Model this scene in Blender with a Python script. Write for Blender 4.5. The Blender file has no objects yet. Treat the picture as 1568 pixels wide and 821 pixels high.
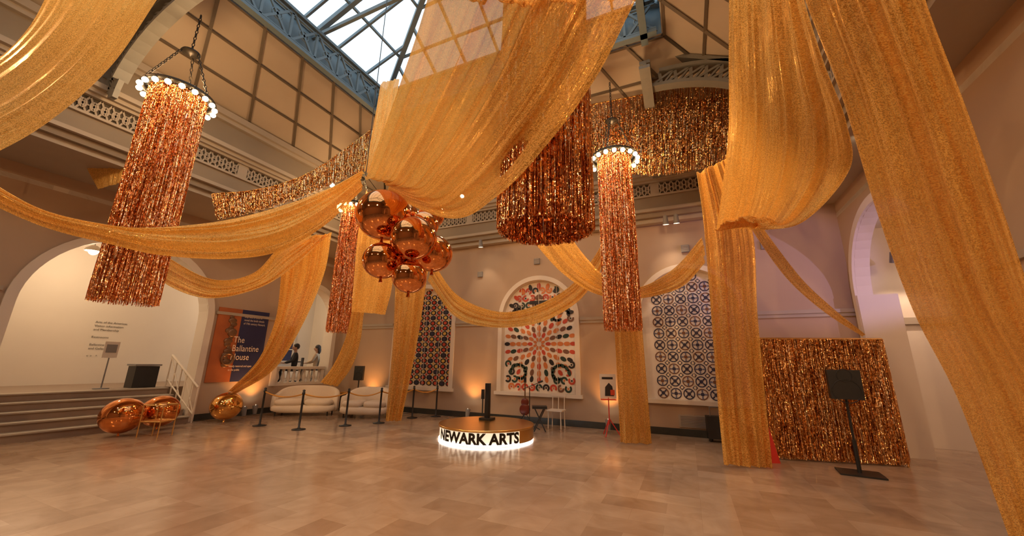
import bpy, math, random
import numpy as np
from mathutils import Vector, Matrix
random.seed(7)
# ---------------------------------------------------------------- camera
f=578.0;th=math.radians(14.1);hd=math.radians(114.5);ro=math.radians(1.0)
H=Vector((math.cos(hd),math.sin(hd),0));R=Vector((math.sin(hd),-math.cos(hd),0));Z=Vector((0,0,1))
F=H*math.cos(th)+Z*math.sin(th);U=Z*math.cos(th)-H*math.sin(th)
R2=R*math.cos(ro)+U*math.sin(ro);U2=U*math.cos(ro)-R*math.sin(ro)
O=Vector((0,0,1.6))
cam=bpy.data.cameras.new('camera');camo=bpy.data.objects.new('camera',cam)
bpy.context.scene.collection.objects.link(camo)
cam.sensor_width=36;cam.lens=f/1568*36;cam.clip_start=0.05;cam.clip_end=200
camo.matrix_world=Matrix((( R2.x,U2.x,-F.x,O.x),(R2.y,U2.y,-F.y,O.y),(R2.z,U2.z,-F.z,O.z),(0,0,0,1)))
bpy.context.scene.camera=camo
def V(s): return [Vector([float(q)/100 for q in p.split()]) for p in s.split(',')]
def V2(x,y): return Vector((x,y,0))
# ---------------------------------------------------------------- materials
def mat(name,col,rough=0.6,metal=0.0,emis=None,es=0.0,spec=0.5,noise=None,bump=0.0,scale=8.0,coat=0.0):
    m=bpy.data.materials.new(name);m.use_nodes=True;nt=m.node_tree;b=nt.nodes['Principled BSDF']
    b.inputs['Base Color'].default_value=(*col,1);b.inputs['Roughness'].default_value=rough
    b.inputs['Metallic'].default_value=metal;b.inputs['Specular IOR Level'].default_value=spec
    b.inputs['Coat Weight'].default_value=coat
    if emis: b.inputs['Emission Color'].default_value=(*emis,1);b.inputs['Emission Strength'].default_value=es
    if noise or bump:
        tc=nt.nodes.new('ShaderNodeTexCoord');n=nt.nodes.new('ShaderNodeTexNoise');n.inputs['Scale'].default_value=scale;n.inputs['Detail'].default_value=5
        nt.links.new(tc.outputs['Object'],n.inputs['Vector'])
        if noise:
            r=nt.nodes.new('ShaderNodeMix');r.data_type='RGBA'
            r.inputs[6].default_value=(*col,1);r.inputs[7].default_value=(*noise,1)
            nt.links.new(n.outputs['Fac'],r.inputs[0]);nt.links.new(r.outputs[2],b.inputs['Base Color'])
        if bump:
            bp=nt.nodes.new('ShaderNodeBump');bp.inputs['Strength'].default_value=bump;bp.inputs['Distance'].default_value=0.02
            nt.links.new(n.outputs['Fac'],bp.inputs['Height']);nt.links.new(bp.outputs[0],b.inputs['Normal'])
    return m
M_wall=mat('plaster_wall',(0.47,0.34,0.235),0.8,noise=(0.42,0.305,0.21),scale=1.5)
M_trim=mat('painted_trim',(0.42,0.35,0.27),0.6,noise=(0.37,0.31,0.24),scale=4)
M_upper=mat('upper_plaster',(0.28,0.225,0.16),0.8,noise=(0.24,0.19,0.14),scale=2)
M_white=mat('white_paint',(0.72,0.64,0.54),0.6,noise=(0.68,0.60,0.50),scale=2)
M_panel=mat('ceiling_panel',(0.52,0.42,0.31),0.8,noise=(0.38,0.30,0.22),scale=0.8)
M_rib=mat('ceiling_rib',(0.11,0.08,0.05),0.6,noise=(0.15,0.11,0.07))
M_steel=mat('blue_grey_steel',(0.12,0.17,0.20),0.5,noise=(0.16,0.21,0.23))
M_steel2=mat('taupe_steel',(0.20,0.19,0.16),0.5,noise=(0.16,0.15,0.13))
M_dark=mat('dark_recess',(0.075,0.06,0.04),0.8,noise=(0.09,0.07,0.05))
M_iron=mat('dark_iron',(0.03,0.025,0.02),0.45,metal=.6,noise=(0.05,0.04,0.03))
M_black=mat('black_plastic',(0.012,0.012,0.013),0.45,noise=(0.02,0.02,0.02))
M_base=mat('dark_marble',(0.02,0.025,0.022),0.3,noise=(0.05,0.05,0.045))
M_stair=mat('stair_stone',(0.30,0.215,0.155),0.5,noise=(0.25,0.18,0.13))
M_sofa=mat('cream_boucle',(0.80,0.70,0.57),0.9,noise=(0.74,0.64,0.52),bump=0.4,scale=60)
M_copper=mat('rose_gold_foil',(0.86,0.34,0.11),0.05,metal=1.0,noise=(0.78,0.28,0.09),scale=2)
M_goldfoil=mat('gold_foil',(0.95,0.52,0.16),0.08,metal=1.0,noise=(0.9,0.46,0.13),scale=2)
M_goldmet=mat('gold_metal',(0.80,0.50,0.18),0.28,metal=1.0,noise=(0.75,0.45,0.15))
M_rope=mat('gold_rope',(0.75,0.36,0.06),0.5,noise=(0.6,0.28,0.04),scale=90)
M_bulb=mat('bulb_glow',(1,0.9,0.7),0.3,emis=(1,0.74,0.40),es=26)
M_led=mat('led_strip',(1,1,1),0.3,emis=(1,0.97,0.93),es=9)
M_litwhite=mat('lit_acrylic',(0.9,0.85,0.75),0.4,emis=(1,0.82,0.58),es=0.8)
M_lamp=mat('lamp_face',(1,1,1),0.3,emis=(1,0.85,0.62),es=25)
M_navy=mat('navy_vinyl',(0.02,0.022,0.075),0.5,noise=(0.025,0.028,0.09))
M_cuban=mat('copper_print',(0.52,0.15,0.04),0.5,noise=(0.28,0.07,0.02),scale=3)
M_print=mat('banner_lettering',(0.85,0.72,0.58),0.6,noise=(0.8,0.68,0.55))
M_brass=mat('brass_print',(0.30,0.17,0.09),0.4,metal=0.5,noise=(0.12,0.06,0.03),scale=14)
M_red=mat('red_paint',(0.65,0.03,0.02),0.5,noise=(0.55,0.03,0.02))
M_grey=mat('grey_paint',(0.25,0.23,0.22),0.6,noise=(0.2,0.19,0.18))
M_wood=mat('sunburst_wood',(0.22,0.03,0.015),0.3,noise=(0.10,0.02,0.01))
def flat(n,c,r=0.5): return mat(n,c,r,noise=tuple(x*0.85 for x in c),scale=10)
A_cream=flat('art_cream',(0.88,0.78,0.66));A_black=flat('art_black',(0.02,0.016,0.018));A_red=flat('art_red',(0.60,0.07,0.03))
A_yel=flat('art_yellow',(0.78,0.50,0.10));A_or=flat('art_orange',(0.70,0.22,0.06));A_green=flat('art_green',(0.02,0.05,0.035))
A_navy=flat('art_navy',(0.035,0.035,0.08));A_blue=flat('art_blue',(0.16,0.17,0.28));A_brown=flat('art_brown',(0.20,0.09,0.05));A_pale=flat('art_pale',(0.86,0.80,0.74))

def m_floor():
    m=bpy.data.materials.new('stone_tile_floor');m.use_nodes=True;nt=m.node_tree;b=nt.nodes['Principled BSDF'];L=nt.links.new
    tc=nt.nodes.new('ShaderNodeTexCoord')
    def brick(rot,w,h,off):
        mp=nt.nodes.new('ShaderNodeMapping');mp.inputs['Rotation'].default_value=(0,0,rot);L(tc.outputs['Object'],mp.inputs[0])
        br=nt.nodes.new('ShaderNodeTexBrick');br.inputs['Scale'].default_value=1;br.inputs['Brick Width'].default_value=w;br.inputs['Row Height'].default_value=h
        br.inputs['Mortar Size'].default_value=0.0015;br.inputs['Mortar Smooth'].default_value=0.3;br.offset=off;br.offset_frequency=2
        br.inputs['Color1'].default_value=(0.47,0.355,0.26,1);br.inputs['Color2'].default_value=(0.35,0.245,0.17,1);br.inputs['Mortar'].default_value=(0.35,0.25,0.18,1)
        L(mp.outputs[0],br.inputs['Vector']);return br
    b1=brick(0,0.72,0.36,0.5);b2=brick(math.pi/2,0.72,0.36,0.5)
    ck=nt.nodes.new('ShaderNodeTexChecker');ck.inputs['Scale'].default_value=1/1.44;ck.inputs[1].default_value=(0,0,0,1);ck.inputs[2].default_value=(1,1,1,1)
    mpc=nt.nodes.new('ShaderNodeMapping');mpc.inputs['Location'].default_value=(0,0,0.3);L(tc.outputs['Object'],mpc.inputs[0]);L(mpc.outputs[0],ck.inputs[0])
    mx=nt.nodes.new('ShaderNodeMix');mx.data_type='RGBA';L(ck.outputs['Fac'],mx.inputs[0]);L(b1.outputs[0],mx.inputs[6]);L(b2.outputs[0],mx.inputs[7])
    n=nt.nodes.new('ShaderNodeTexNoise');n.inputs['Scale'].default_value=2.6;n.inputs['Detail'].default_value=8;n.inputs['Distortion'].default_value=1.2;L(tc.outputs['Object'],n.inputs[0])
    cr=nt.nodes.new('ShaderNodeValToRGB');cr.color_ramp.elements[0].position=0.3;cr.color_ramp.elements[0].color=(0.76,0.70,0.64,1);cr.color_ramp.elements[1].position=0.7;cr.color_ramp.elements[1].color=(1,1,1,1);L(n.outputs['Fac'],cr.inputs[0])
    mu=nt.nodes.new('ShaderNodeMix');mu.data_type='RGBA';mu.blend_type='MULTIPLY';mu.inputs[0].default_value=0.8;L(mx.outputs[2],mu.inputs[6]);L(cr.outputs[0],mu.inputs[7])
    L(mu.outputs[2],b.inputs['Base Color'])
    rr=nt.nodes.new('ShaderNodeMapRange');rr.inputs[3].default_value=0.12;rr.inputs[4].default_value=0.24;L(n.outputs['Fac'],rr.inputs[0]);L(rr.outputs[0],b.inputs['Roughness'])
    return m
M_floor=m_floor()
def m_fabric():
    m=bpy.data.materials.new('gold_sequin_fabric');m.use_nodes=True;nt=m.node_tree;b=nt.nodes['Principled BSDF'];L=nt.links.new
    uv=nt.nodes.new('ShaderNodeUVMap')
    def mapn(sx,sy):
        mp=nt.nodes.new('ShaderNodeMapping');mp.inputs['Scale'].default_value=(sx,sy,1);L(uv.outputs[0],mp.inputs[0]);return mp
    st=nt.nodes.new('ShaderNodeTexNoise');st.inputs['Scale'].default_value=1;st.inputs['Detail'].default_value=4;L(mapn(34,1.3).outputs[0],st.inputs[0])
    vo=nt.nodes.new('ShaderNodeTexVoronoi');vo.inputs['Scale'].default_value=1;L(mapn(150,150).outputs[0],vo.inputs[0])
    sp=nt.nodes.new('ShaderNodeSeparateColor');L(vo.outputs['Color'],sp.inputs[0])
    a1=nt.nodes.new('ShaderNodeMath');a1.operation='MULTIPLY';a1.inputs[1].default_value=0.42;L(sp.outputs[2],a1.inputs[0])
    a2=nt.nodes.new('ShaderNodeMath');a2.operation='MULTIPLY_ADD';a2.inputs[1].default_value=0.9;L(st.outputs['Fac'],a2.inputs[0]);L(a1.outputs[0],a2.inputs[2])
    cr=nt.nodes.new('ShaderNodeValToRGB');e=cr.color_ramp.elements;e[0].position=0.32;e[0].color=(0.44,0.20,0.025,1);e[1].position=0.90;e[1].color=(0.98,0.66,0.20,1)
    x=e.new(0.60);x.color=(0.78,0.43,0.08,1)
    L(a2.outputs[0],cr.inputs[0]);L(cr.outputs[0],b.inputs['Base Color'])
    gt=nt.nodes.new('ShaderNodeMath');gt.operation='GREATER_THAN';gt.inputs[1].default_value=0.62;L(sp.outputs[0],gt.inputs[0])
    ml=nt.nodes.new('ShaderNodeMath');ml.operation='MULTIPLY';ml.inputs[1].default_value=0.9;L(gt.outputs[0],ml.inputs[0]);L(ml.outputs[0],b.inputs['Metallic'])
    rr=nt.nodes.new('ShaderNodeMapRange');rr.inputs[3].default_value=0.55;rr.inputs[4].default_value=0.2;L(gt.outputs[0],rr.inputs[0]);L(rr.outputs[0],b.inputs['Roughness'])
    bp=nt.nodes.new('ShaderNodeBump');bp.inputs['Strength'].default_value=0.45;bp.inputs['Distance'].default_value=0.006;L(sp.outputs[1],bp.inputs['Height'])
    b2=nt.nodes.new('ShaderNodeBump');b2.inputs['Strength'].default_value=0.7;b2.inputs['Distance'].default_value=0.04;L(st.outputs['Fac'],b2.inputs['Height']);L(bp.outputs[0],b2.inputs['Normal']);L(b2.outputs[0],b.inputs['Normal'])
    b.inputs['Sheen Weight'].default_value=0.2;b.inputs['Sheen Tint'].default_value=(1,0.7,0.35,1)
    tr=nt.nodes.new('ShaderNodeBsdfTranslucent');tr.inputs[0].default_value=(0.98,0.56,0.13,1)
    mx=nt.nodes.new('ShaderNodeMixShader');mx.inputs[0].default_value=0.36;L(b.outputs[0],mx.inputs[1]);L(tr.outputs[0],mx.inputs[2])
    tp=nt.nodes.new('ShaderNodeBsdfTransparent');tp.inputs[0].default_value=(1,0.9,0.72,1)
    m2=nt.nodes.new('ShaderNodeMixShader');m2.inputs[0].default_value=0.09;L(mx.outputs[0],m2.inputs[1]);L(tp.outputs[0],m2.inputs[2])
    L(m2.outputs[0],nt.nodes['Material Output'].inputs[0]);return m
M_fab=m_fabric()
def m_fringe(name,cols,rough=0.17):
    m=bpy.data.materials.new(name);m.use_nodes=True;nt=m.node_tree;b=nt.nodes['Principled BSDF'];L=nt.links.new
    g=nt.nodes.new('ShaderNodeNewGeometry');cr=nt.nodes.new('ShaderNodeValToRGB');L(g.outputs['Random Per Island'],cr.inputs[0])
    e=cr.color_ramp.elements;e[0].color=(*cols[0],1);e[1].color=(*cols[-1],1)
    for i,c in enumerate(cols[1:-1]):
        x=e.new((i+1)/(len(cols)-1));x.color=(*c,1)
    L(cr.outputs[0],b.inputs['Base Color']);b.inputs['Metallic'].default_value=1.0;b.inputs['Roughness'].default_value=rough
    # crinkled foil: tilt the normal in small patches so strands catch the lamps
    tc=nt.nodes.new('ShaderNodeTexCoord');n=nt.nodes.new('ShaderNodeTexNoise');n.inputs['Scale'].default_value=28;n.inputs['Detail'].default_value=1;L(tc.outputs['Object'],n.inputs[0])
    sb=nt.nodes.new('ShaderNodeVectorMath');sb.operation='SUBTRACT';sb.inputs[1].default_value=(.5,.5,.5);L(n.outputs['Color'],sb.inputs[0])
    sc=nt.nodes.new('ShaderNodeVectorMath');sc.operation='MULTIPLY';sc.inputs[1].default_value=(1.2,1.2,3.0);L(sb.outputs[0],sc.inputs[0])
    ad=nt.nodes.new('ShaderNodeVectorMath');ad.operation='ADD';L(g.outputs['Normal'],ad.inputs[0]);L(sc.outputs[0],ad.inputs[1])
    no=nt.nodes.new('ShaderNodeVectorMath');no.operation='NORMALIZE';L(ad.outputs[0],no.inputs[0]);L(no.outputs[0],b.inputs['Normal'])
    return m
M_fr=m_fringe('copper_tinsel',[(0.55,0.18,0.05),(0.95,0.42,0.15),(1.0,0.60,0.30),(0.8,0.30,0.09),(1.0,0.72,0.45)])
M_fr2=m_fringe('gold_tinsel',[(0.50,0.21,0.05),(0.92,0.46,0.14),(1.0,0.66,0.30),(0.70,0.32,0.08),(1.0,0.78,0.48)])
def m_glass():
    m=bpy.data.materials.new('skylight_glass');m.use_nodes=True;nt=m.node_tree;L=nt.links.new
    nt.nodes.remove(nt.nodes['Principled BSDF'])
    t=nt.nodes.new('ShaderNodeBsdfTransparent');t.inputs[0].default_value=(0.95,0.98,1,1);g=nt.nodes.new('ShaderNodeBsdfGlossy');g.inputs['Roughness'].default_value=0.1
    mx=nt.nodes.new('ShaderNodeMixShader');mx.inputs[0].default_value=0.05;L(t.outputs[0],mx.inputs[1]);L(g.outputs[0],mx.inputs[2]);L(mx.outputs[0],nt.nodes['Material Output'].inputs[0]);return m
M_glass=m_glass()
# ---------------------------------------------------------------- mesh builder
class MB:
    def __init__(s): s.v=[];s.f=[];s.m=[];s.sm=[];s.mats=[]
    def mi(s,m):
        if m not in s.mats: s.mats.append(m)
        return s.mats.index(m)
    def add(s,vs,fs,m,smooth=False):
        o=len(s.v);s.v.extend([tuple(v) for v in vs]);k=s.mi(m)
        for q in fs: s.f.append([i+o for i in q]);s.m.append(k);s.sm.append(smooth)
    def face(s,pts,m): s.add(pts,[list(range(len(pts)))],m)
    def box(s,c,sz,m,rz=0.0,tilt=None):
        mt=Matrix.Rotation(rz,3,'Z')
        if tilt: mt=mt@tilt
        vs=[]
        for dx in(-.5,.5):
            for dy in(-.5,.5):
                for dz in(-.5,.5): vs.append(Vector(c)+mt@Vector((dx*sz[0],dy*sz[1],dz*sz[2])))
        s.add(vs,[[0,1,3,2],[4,6,7,5],[0,4,5,1],[2,3,7,6],[0,2,6,4],[1,5,7,3]],m)
    def bb(s,a,b,m): s.box([(a[i]+b[i])/2 for i in range(3)],[abs(b[i]-a[i]) for i in range(3)],m)
    def cyl(s,p0,p1,r0,m,r1=None,n=12,cap=True,smooth=True):
        p0=Vector(p0);p1=Vector(p1);r1=r0 if r1 is None else r1;d=(p1-p0).normalized()
        a=d.orthogonal().normalized();b=d.cross(a);vs=[]
        for p,r in((p0,r0),(p1,r1)):
            for i in range(n):
                t=2*math.pi*i/n;vs.append(p+(a*math.cos(t)+b*math.sin(t))*r)
        s.add(vs,[[i,(i+1)%n,n+(i+1)%n,n+i] for i in range(n)],m,smooth)
        if cap: s.add(vs[:n][::-1],[list(range(n))],m);s.add(vs[n:],[list(range(n))],m)
    def bar(s,p0,p1,w,h,m):
        p0=Vector(p0);p1=Vector(p1);d=(p1-p0).normalized();up=Vector((0,0,1)) if abs(d.z)<.95 else Vector((0,1,0))
        a=d.cross(up).normalized();b=a.cross(d);vs=[]
        for p in(p0,p1):
            for x,y in((-1,-1),(1,-1),(1,1),(-1,1)): vs.append(p+a*x*w/2+b*y*h/2)
        s.add(vs,[[0,1,5,4],[1,2,6,5],[2,3,7,6],[3,0,4,7],[3,2,1,0],[4,5,6,7]],m)
    def sphere(s,c,r,m,seg=20,rings=12,sc=(1,1,1),rot=None):
        vs=[];fs=[];c=Vector(c)
        for j in range(rings+1):
            ph=math.pi*j/rings
            for i in range(seg):
                t=2*math.pi*i/seg;p=Vector((math.sin(ph)*math.cos(t)*r*sc[0],math.sin(ph)*math.sin(t)*r*sc[1],math.cos(ph)*r*sc[2]))
                if rot: p=rot@p
                vs.append(c+p)
        for j in range(rings):
            for i in range(seg): fs.append([j*seg+i,(j+1)*seg+i,(j+1)*seg+(i+1)%seg,j*seg+(i+1)%seg])
        s.add(vs,fs,m,True)
    def lathe(s,c,prof,m,n=24,smooth=True):
        vs=[];fs=[]
        for r,z in prof:
            for i in range(n): t=2*math.pi*i/n;vs.append((c[0]+r*math.cos(t),c[1]+r*math.sin(t),c[2]+z))
        for j in range(len(prof)-1):
            for i in range(n): fs.append([j*n+i,j*n+(i+1)%n,(j+1)*n+(i+1)%n,(j+1)*n+i])
        s.add(vs,fs,m,smooth)
    def torus(s,c,R_,r,m,nx=Vector((1,0,0)),ny=Vector((0,1,0)),n=24,k=8,sy=1.0):
        nz=nx.cross(ny);vs=[];fs=[];c=Vector(c)
        for i in range(n):
            t=2*math.pi*i/n;d=nx*math.cos(t)+ny*math.sin(t)*sy
            for j in range(k):
                q=2*math.pi*j/k;vs.append(c+d*R_+(d.normalized()*math.cos(q)+nz*math.sin(q))*r)
        for i in range(n):
            for j in range(k): fs.append([i*k+j,((i+1)%n)*k+j,((i+1)%n)*k+(j+1)%k,i*k+(j+1)%k])
        s.add(vs,fs,m,True)
    def tube(s,pts,r,m,n=8):
        pts=[Vector(p) for p in pts];vs=[];fs=[]
        for i,p in enumerate(pts):
            d=(pts[min(i+1,len(pts)-1)]-pts[max(i-1,0)]).normalized()
            up=Vector((0,0,1)) if abs(d.z)<.9 else Vector((1,0,0))
            a=d.cross(up).normalized();b=a.cross(d)
            for k in range(n): t=2*math.pi*k/n;vs.append(p+(a*math.cos(t)+b*math.sin(t))*r)
        for i in range(len(pts)-1):
            for k in range(n): fs.append([i*n+k,i*n+(k+1)%n,(i+1)*n+(k+1)%n,(i+1)*n+k])
        s.add(vs,fs,m,True)
    def chain(s,p0,p1,m,L_=0.07):
        p0=Vector(p0);p1=Vector(p1);d=(p1-p0);n=max(2,int(d.length/L_));dn=d.normalized();a=dn.orthogonal().normalized();b=dn.cross(a)
        for i in range(n):
            s.torus(p0+d*((i+.5)/n),L_*0.62,0.009,m,dn,(a if i%2 else b),n=8,k=4,sy=0.45)
    def text(s,body,size,fn,m,bold=0.0):
        cu=bpy.data.curves.new('t','FONT');cu.body=body;cu.size=size;cu.offset=bold;cu.resolution_u=3
        ob=bpy.data.objects.new('t',cu);bpy.context.scene.collection.objects.link(ob)
        bpy.context.view_layer.update();dg=bpy.context.evaluated_depsgraph_get();me=ob.evaluated_get(dg).to_mesh()
        s.add([fn(v.co) for v in me.vertices],[list(p.vertices) for p in me.polygons],m)
        bpy.data.objects.remove(ob,do_unlink=True);bpy.data.curves.remove(cu)
    def build(s,name,parent=None):
        me=bpy.data.meshes.new(name);me.from_pydata(s.v,[],s.f)
        for m in s.mats: me.materials.append(m)
        me.polygons.foreach_set('material_index',s.m);me.polygons.foreach_set('use_smooth',s.sm);me.update()
        o=bpy.data.objects.new(name,me);bpy.context.scene.collection.objects.link(o)
        if parent: o.parent=parent
        return o
def lerp(a,c,t): return Vector(a)+(Vector(c)-Vector(a))*t
# ---------------------------------------------------------------- room shell
XL,XR,YB,YF=-11.8,3.4,10.4,-7.0
UX0,UX1,UY1,UY0=-9.9,2.5,10.05,-6.3
ZC=7.45
mb=MB();mb.face([(-18,-8,0),(10,-8,0),(10,13,0),(-18,13,0)],M_floor);mb.build('floor')
def arched_wall(name,mp,u0,u1,z1,ops,depth,m,mr=None,n=24):
    b=MB();mr=mr or m;cur=u0
    for (c,h,si,sp) in sorted(ops):
        b.face([mp(cur,0,0),mp(c-h,0,0),mp(c-h,0,z1),mp(cur,0,z1)],m)
        if si>0: b.face([mp(c-h,0,0),mp(c+h,0,0),mp(c+h,0,si),mp(c-h,0,si)],m);b.face([mp(c-h,0,si),mp(c+h,0,si),mp(c+h,depth,si),mp(c-h,depth,si)],mr)
        arc=[(c-h*math.cos(math.pi*i/n),sp+h*math.sin(math.pi*i/n)) for i in range(n+1)]
        for (a0,b0),(a1,b1) in zip(arc,arc[1:]):
            b.face([mp(a0,0,b0),mp(a1,0,b1),mp(a1,0,z1),mp(a0,0,z1)],m)
            b.face([mp(a0,0,b0),mp(a1,0,b1),mp(a1,depth,b1),mp(a0,depth,b0)],mr)
        for x in(c-h,c+h): b.face([mp(x,0,si),mp(x,0,sp),mp(x,depth,sp),mp(x,depth,si)],mr)
        cur=c+h
    b.face([mp(cur,0,0),mp(u1,0,0),mp(u1,0,z1),mp(cur,0,z1)],m)
    return b.build(name)
def arch_trim(name,mp,c,h,si,sp,w,pr,m,sillbox=True,n=28):
    b=MB();pts=[(c-h,si)]+[(c-h*math.cos(math.pi*i/n),sp+h*math.sin(math.pi*i/n)) for i in range(n+1)]+[(c+h,si)]
    H2=h+w;out=[(c-H2,si)]+[(c-H2*math.cos(math.pi*i/n),sp+H2*math.sin(math.pi*i/n)) for i in range(n+1)]+[(c+H2,si)]
    for i in range(len(pts)-1):
        a,b_,c_,d=pts[i],pts[i+1],out[i+1],out[i]
        b.face([mp(a[0],-pr,a[1]),mp(b_[0],-pr,b_[1]),mp(c_[0],-pr,c_[1]),mp(d[0],-pr,d[1])],m)
        b.face([mp(d[0],-pr,d[1]),mp(c_[0],-pr,c_[1]),mp(c_[0],0,c_[1]),mp(d[0],0,d[1])],m)
        b.face([mp(a[0],-pr,a[1]),mp(b_[0],-pr,b_[1]),mp(b_[0],-0.001,b_[1]),mp(a[0],-0.001,a[1])],m)
    if sillbox: b.bb(mp(c-H2-.05,-.12,si-.09),mp(c+H2+.05,.0,si+.0),m)
    return b.build(name)
mB=lambda u,d,z:(u,YB+d,z)
mL=lambda u,d,z:(XL-d,u,z)
mR=lambda u,d,z:(XR+d,u,z)
WIN=[(-7.95,1.12,0.8,2.9),(-3.9,1.12,0.8,2.9),(0.12,1.12,0.8,2.9)]
arched_wall('wall_back',mB,XL,XR,5.4,WIN,0.18,M_wall,M_white)
LOP=[(4.3,1.65,0.0,2.6),(9.1,0.95,0.78,3.1),(-1.0,1.65,0.0,2.6)]
arched_wall('wall_left',mL,YF,YB,5.4,LOP,0.4,M_wall,M_white)
ROP=[(8.65,1.5,0.0,3.1),(3.0,1.5,0.0,3.1),(-2.2,1.5,0.0,3.1)]
arched_wall('wall_right',mR,YF,YB,5.4,ROP,0.25,M_wall,M_white)
mb=MB();mb.face([(XL,YF,0),(XR,YF,0),(XR,YF,5.4),(XL,YF,5.4)],M_wall);mb.build('wall_front')
k=0
for w in WIN: k+=1;arch_trim('trim_%d'%k,mB,*w,0.13,0.05,M_white)
for w in LOP: k+=1;arch_trim('trim_%d'%k,mL,*w,0.16,0.05,M_white,False)
for w in ROP: k+=1;arch_trim('trim_%d'%k,mR,*w,0.16,0.05,M_white,False)
b=MB()
for w in ROP:
    for y,s in((w[0]-w[1],1),(w[0]+w[1],-1)): b.bb((XR-.03,y,0),(XR+.62,y+s*.035,3.1),M_white)
b.build('trim_right_jambs')
def runs(u0,u1,ops,ex):
    cur=u0;o=[]
    for c,h,_,_ in sorted(ops): o.append((cur,c-h-ex));cur=c+h+ex
    o.append((cur,u1));return o
b=MB()
for a,c in runs(XL,XR,WIN,.16): b.bb((a,YB-.06,2.78),(c,YB,2.86),M_trim);b.bb((a,YB-.035,2.70),(c,YB,2.78),M_trim)
b.build('trim_string_course_back')
b=MB()
for a,c in runs(YF,YB,LOP,.2): b.bb((XL,a,2.78),(XL+.06,c,2.86),M_trim)
b.build('trim_string_course_left')
b=MB()
for a,c in runs(YF,YB,ROP,.2):
    if c>a: b.bb((XR-.06,a,2.78),(XR,c,2.86),M_trim)
b.build('trim_string_course_right')
b=MB();b.bb((XL,YB-.03,0),(XR,YB,.16),M_base);b.build('baseboard_back')
b=MB()
for a,c in [(YF,-2.65),(.65,2.6),(6.0,YB)]: b.bb((XL,a,0),(XL+.03,c,.16),M_base)
b.build('baseboard_left')
b=MB()
for a,c in runs(YF,YB,ROP,0): b.bb((XR-.03,a,0),(XR,c,.16),M_base)
b.build('baseboard_right')
def ring(b,x0,x1,y0,y1,xo0,xo1,yo0,yo1,z0,z1,m):
    b.bb((xo0,yo0,z0),(x0,yo1,z1),m);b.bb((x1,yo0,z0),(xo1,yo1,z1),m);b.bb((x0,y1,z0),(x1,yo1,z1),m);b.bb((x0,yo0,z0),(x1,y0,z1),m)
b=MB()
def cr(e,z0,z1,m): ring(b,UX0+e,UX1-e,UY0+e,UY1-e,XL-.3,XR+.3,YF-.3,YB+.3,z0,z1,m)
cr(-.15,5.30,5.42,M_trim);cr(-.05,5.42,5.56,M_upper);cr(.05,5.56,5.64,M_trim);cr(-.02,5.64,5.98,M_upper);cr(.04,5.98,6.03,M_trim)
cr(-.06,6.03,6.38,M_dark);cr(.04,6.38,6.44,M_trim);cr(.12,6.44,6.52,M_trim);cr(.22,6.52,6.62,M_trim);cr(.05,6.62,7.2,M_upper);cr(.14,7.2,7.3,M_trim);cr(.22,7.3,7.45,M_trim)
b.build('trim_cornice')
b=MB()
def lattice(fn,u0,u1):
    u=u0
    while u+1.7<u1:
        n=11;w=1.7/n
        b.bb(fn(u-.22,-.0,6.03),fn(u,-.04,6.38),M_trim)
        for i in range(n):
            c=u+w*(i+.5)
            b.bar(fn(c-w/2,-.02,6.03),fn(c+w/2,-.02,6.38),.026,.03,M_trim);b.bar(fn(c-w/2,-.02,6.38),fn(c+w/2,-.02,6.03),.026,.03,M_trim)
            q=[Vector(fn(c+.05*math.cos(t*math.pi/4),-.03,6.205+.09*math.sin(t*math.pi/4))) for t in range(9)]
            for a,d in zip(q,q[1:]): b.bar(a,d,.024,.03,M_trim)
        b.bb(fn(u,0,6.19),fn(u+1.7,-.03,6.22),M_trim)
        u+=1.92
lattice(lambda u,d,z:(UX0-.06-d,u,z),UY0,UY1)
lattice(lambda u,d,z:(u,UY1+.06+d,z),UX0,UX1)
lattice(lambda u,d,z:(UX1+.06+d,u,z),UY0,UY1)
b.build('trim_lattice_grille')
SX0,SX1,SY0,SY1,SZ=-7.65,0.1,-4.2,7.35,8.55
b=MB()
o_=[(UX0,UY0,ZC),(UX1,UY0,ZC),(UX1,UY1,ZC),(UX0,UY1,ZC)];i_=[(SX0,SY0,SZ),(SX1,SY0,SZ),(SX1,SY1,SZ),(SX0,SY1,SZ)]
for q in range(4): b.face([o_[q],o_[(q+1)%4],i_[(q+1)%4],i_[q]],M_panel)
for x0,y0,x1,y1 in((SX0,SY0,SX0,SY1),(SX1,SY0,SX1,SY1),(SX0,SY0,SX1,SY0),(SX0,SY1,SX1,SY1)):
    b.face([(x0,y0,SZ),(x1,y1,SZ),(x1,y1,9.35),(x0,y0,9.35)],M_steel)
b.build('ceiling')
b=MB()
for q in range(4):
    A,B_,C,D=o_[q],o_[(q+1)%4],i_[(q+1)%4],i_[q]
    for t in(0.02,.34,.67,.98): b.bar(lerp(A,D,t)-Vector((0,0,.02)),lerp(B_,C,t)-Vector((0,0,.02)),.055,.04,M_rib)
    n=13 if q%2 else 10
    for i in range(n+1):
        t=i/n;b.bar(lerp(A,B_,t)-Vector((0,0,.02)),lerp(D,C,t)-Vector((0,0,.02)),.06,.04,M_rib)
b.build('ceiling_ribs')
b=MB()
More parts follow.
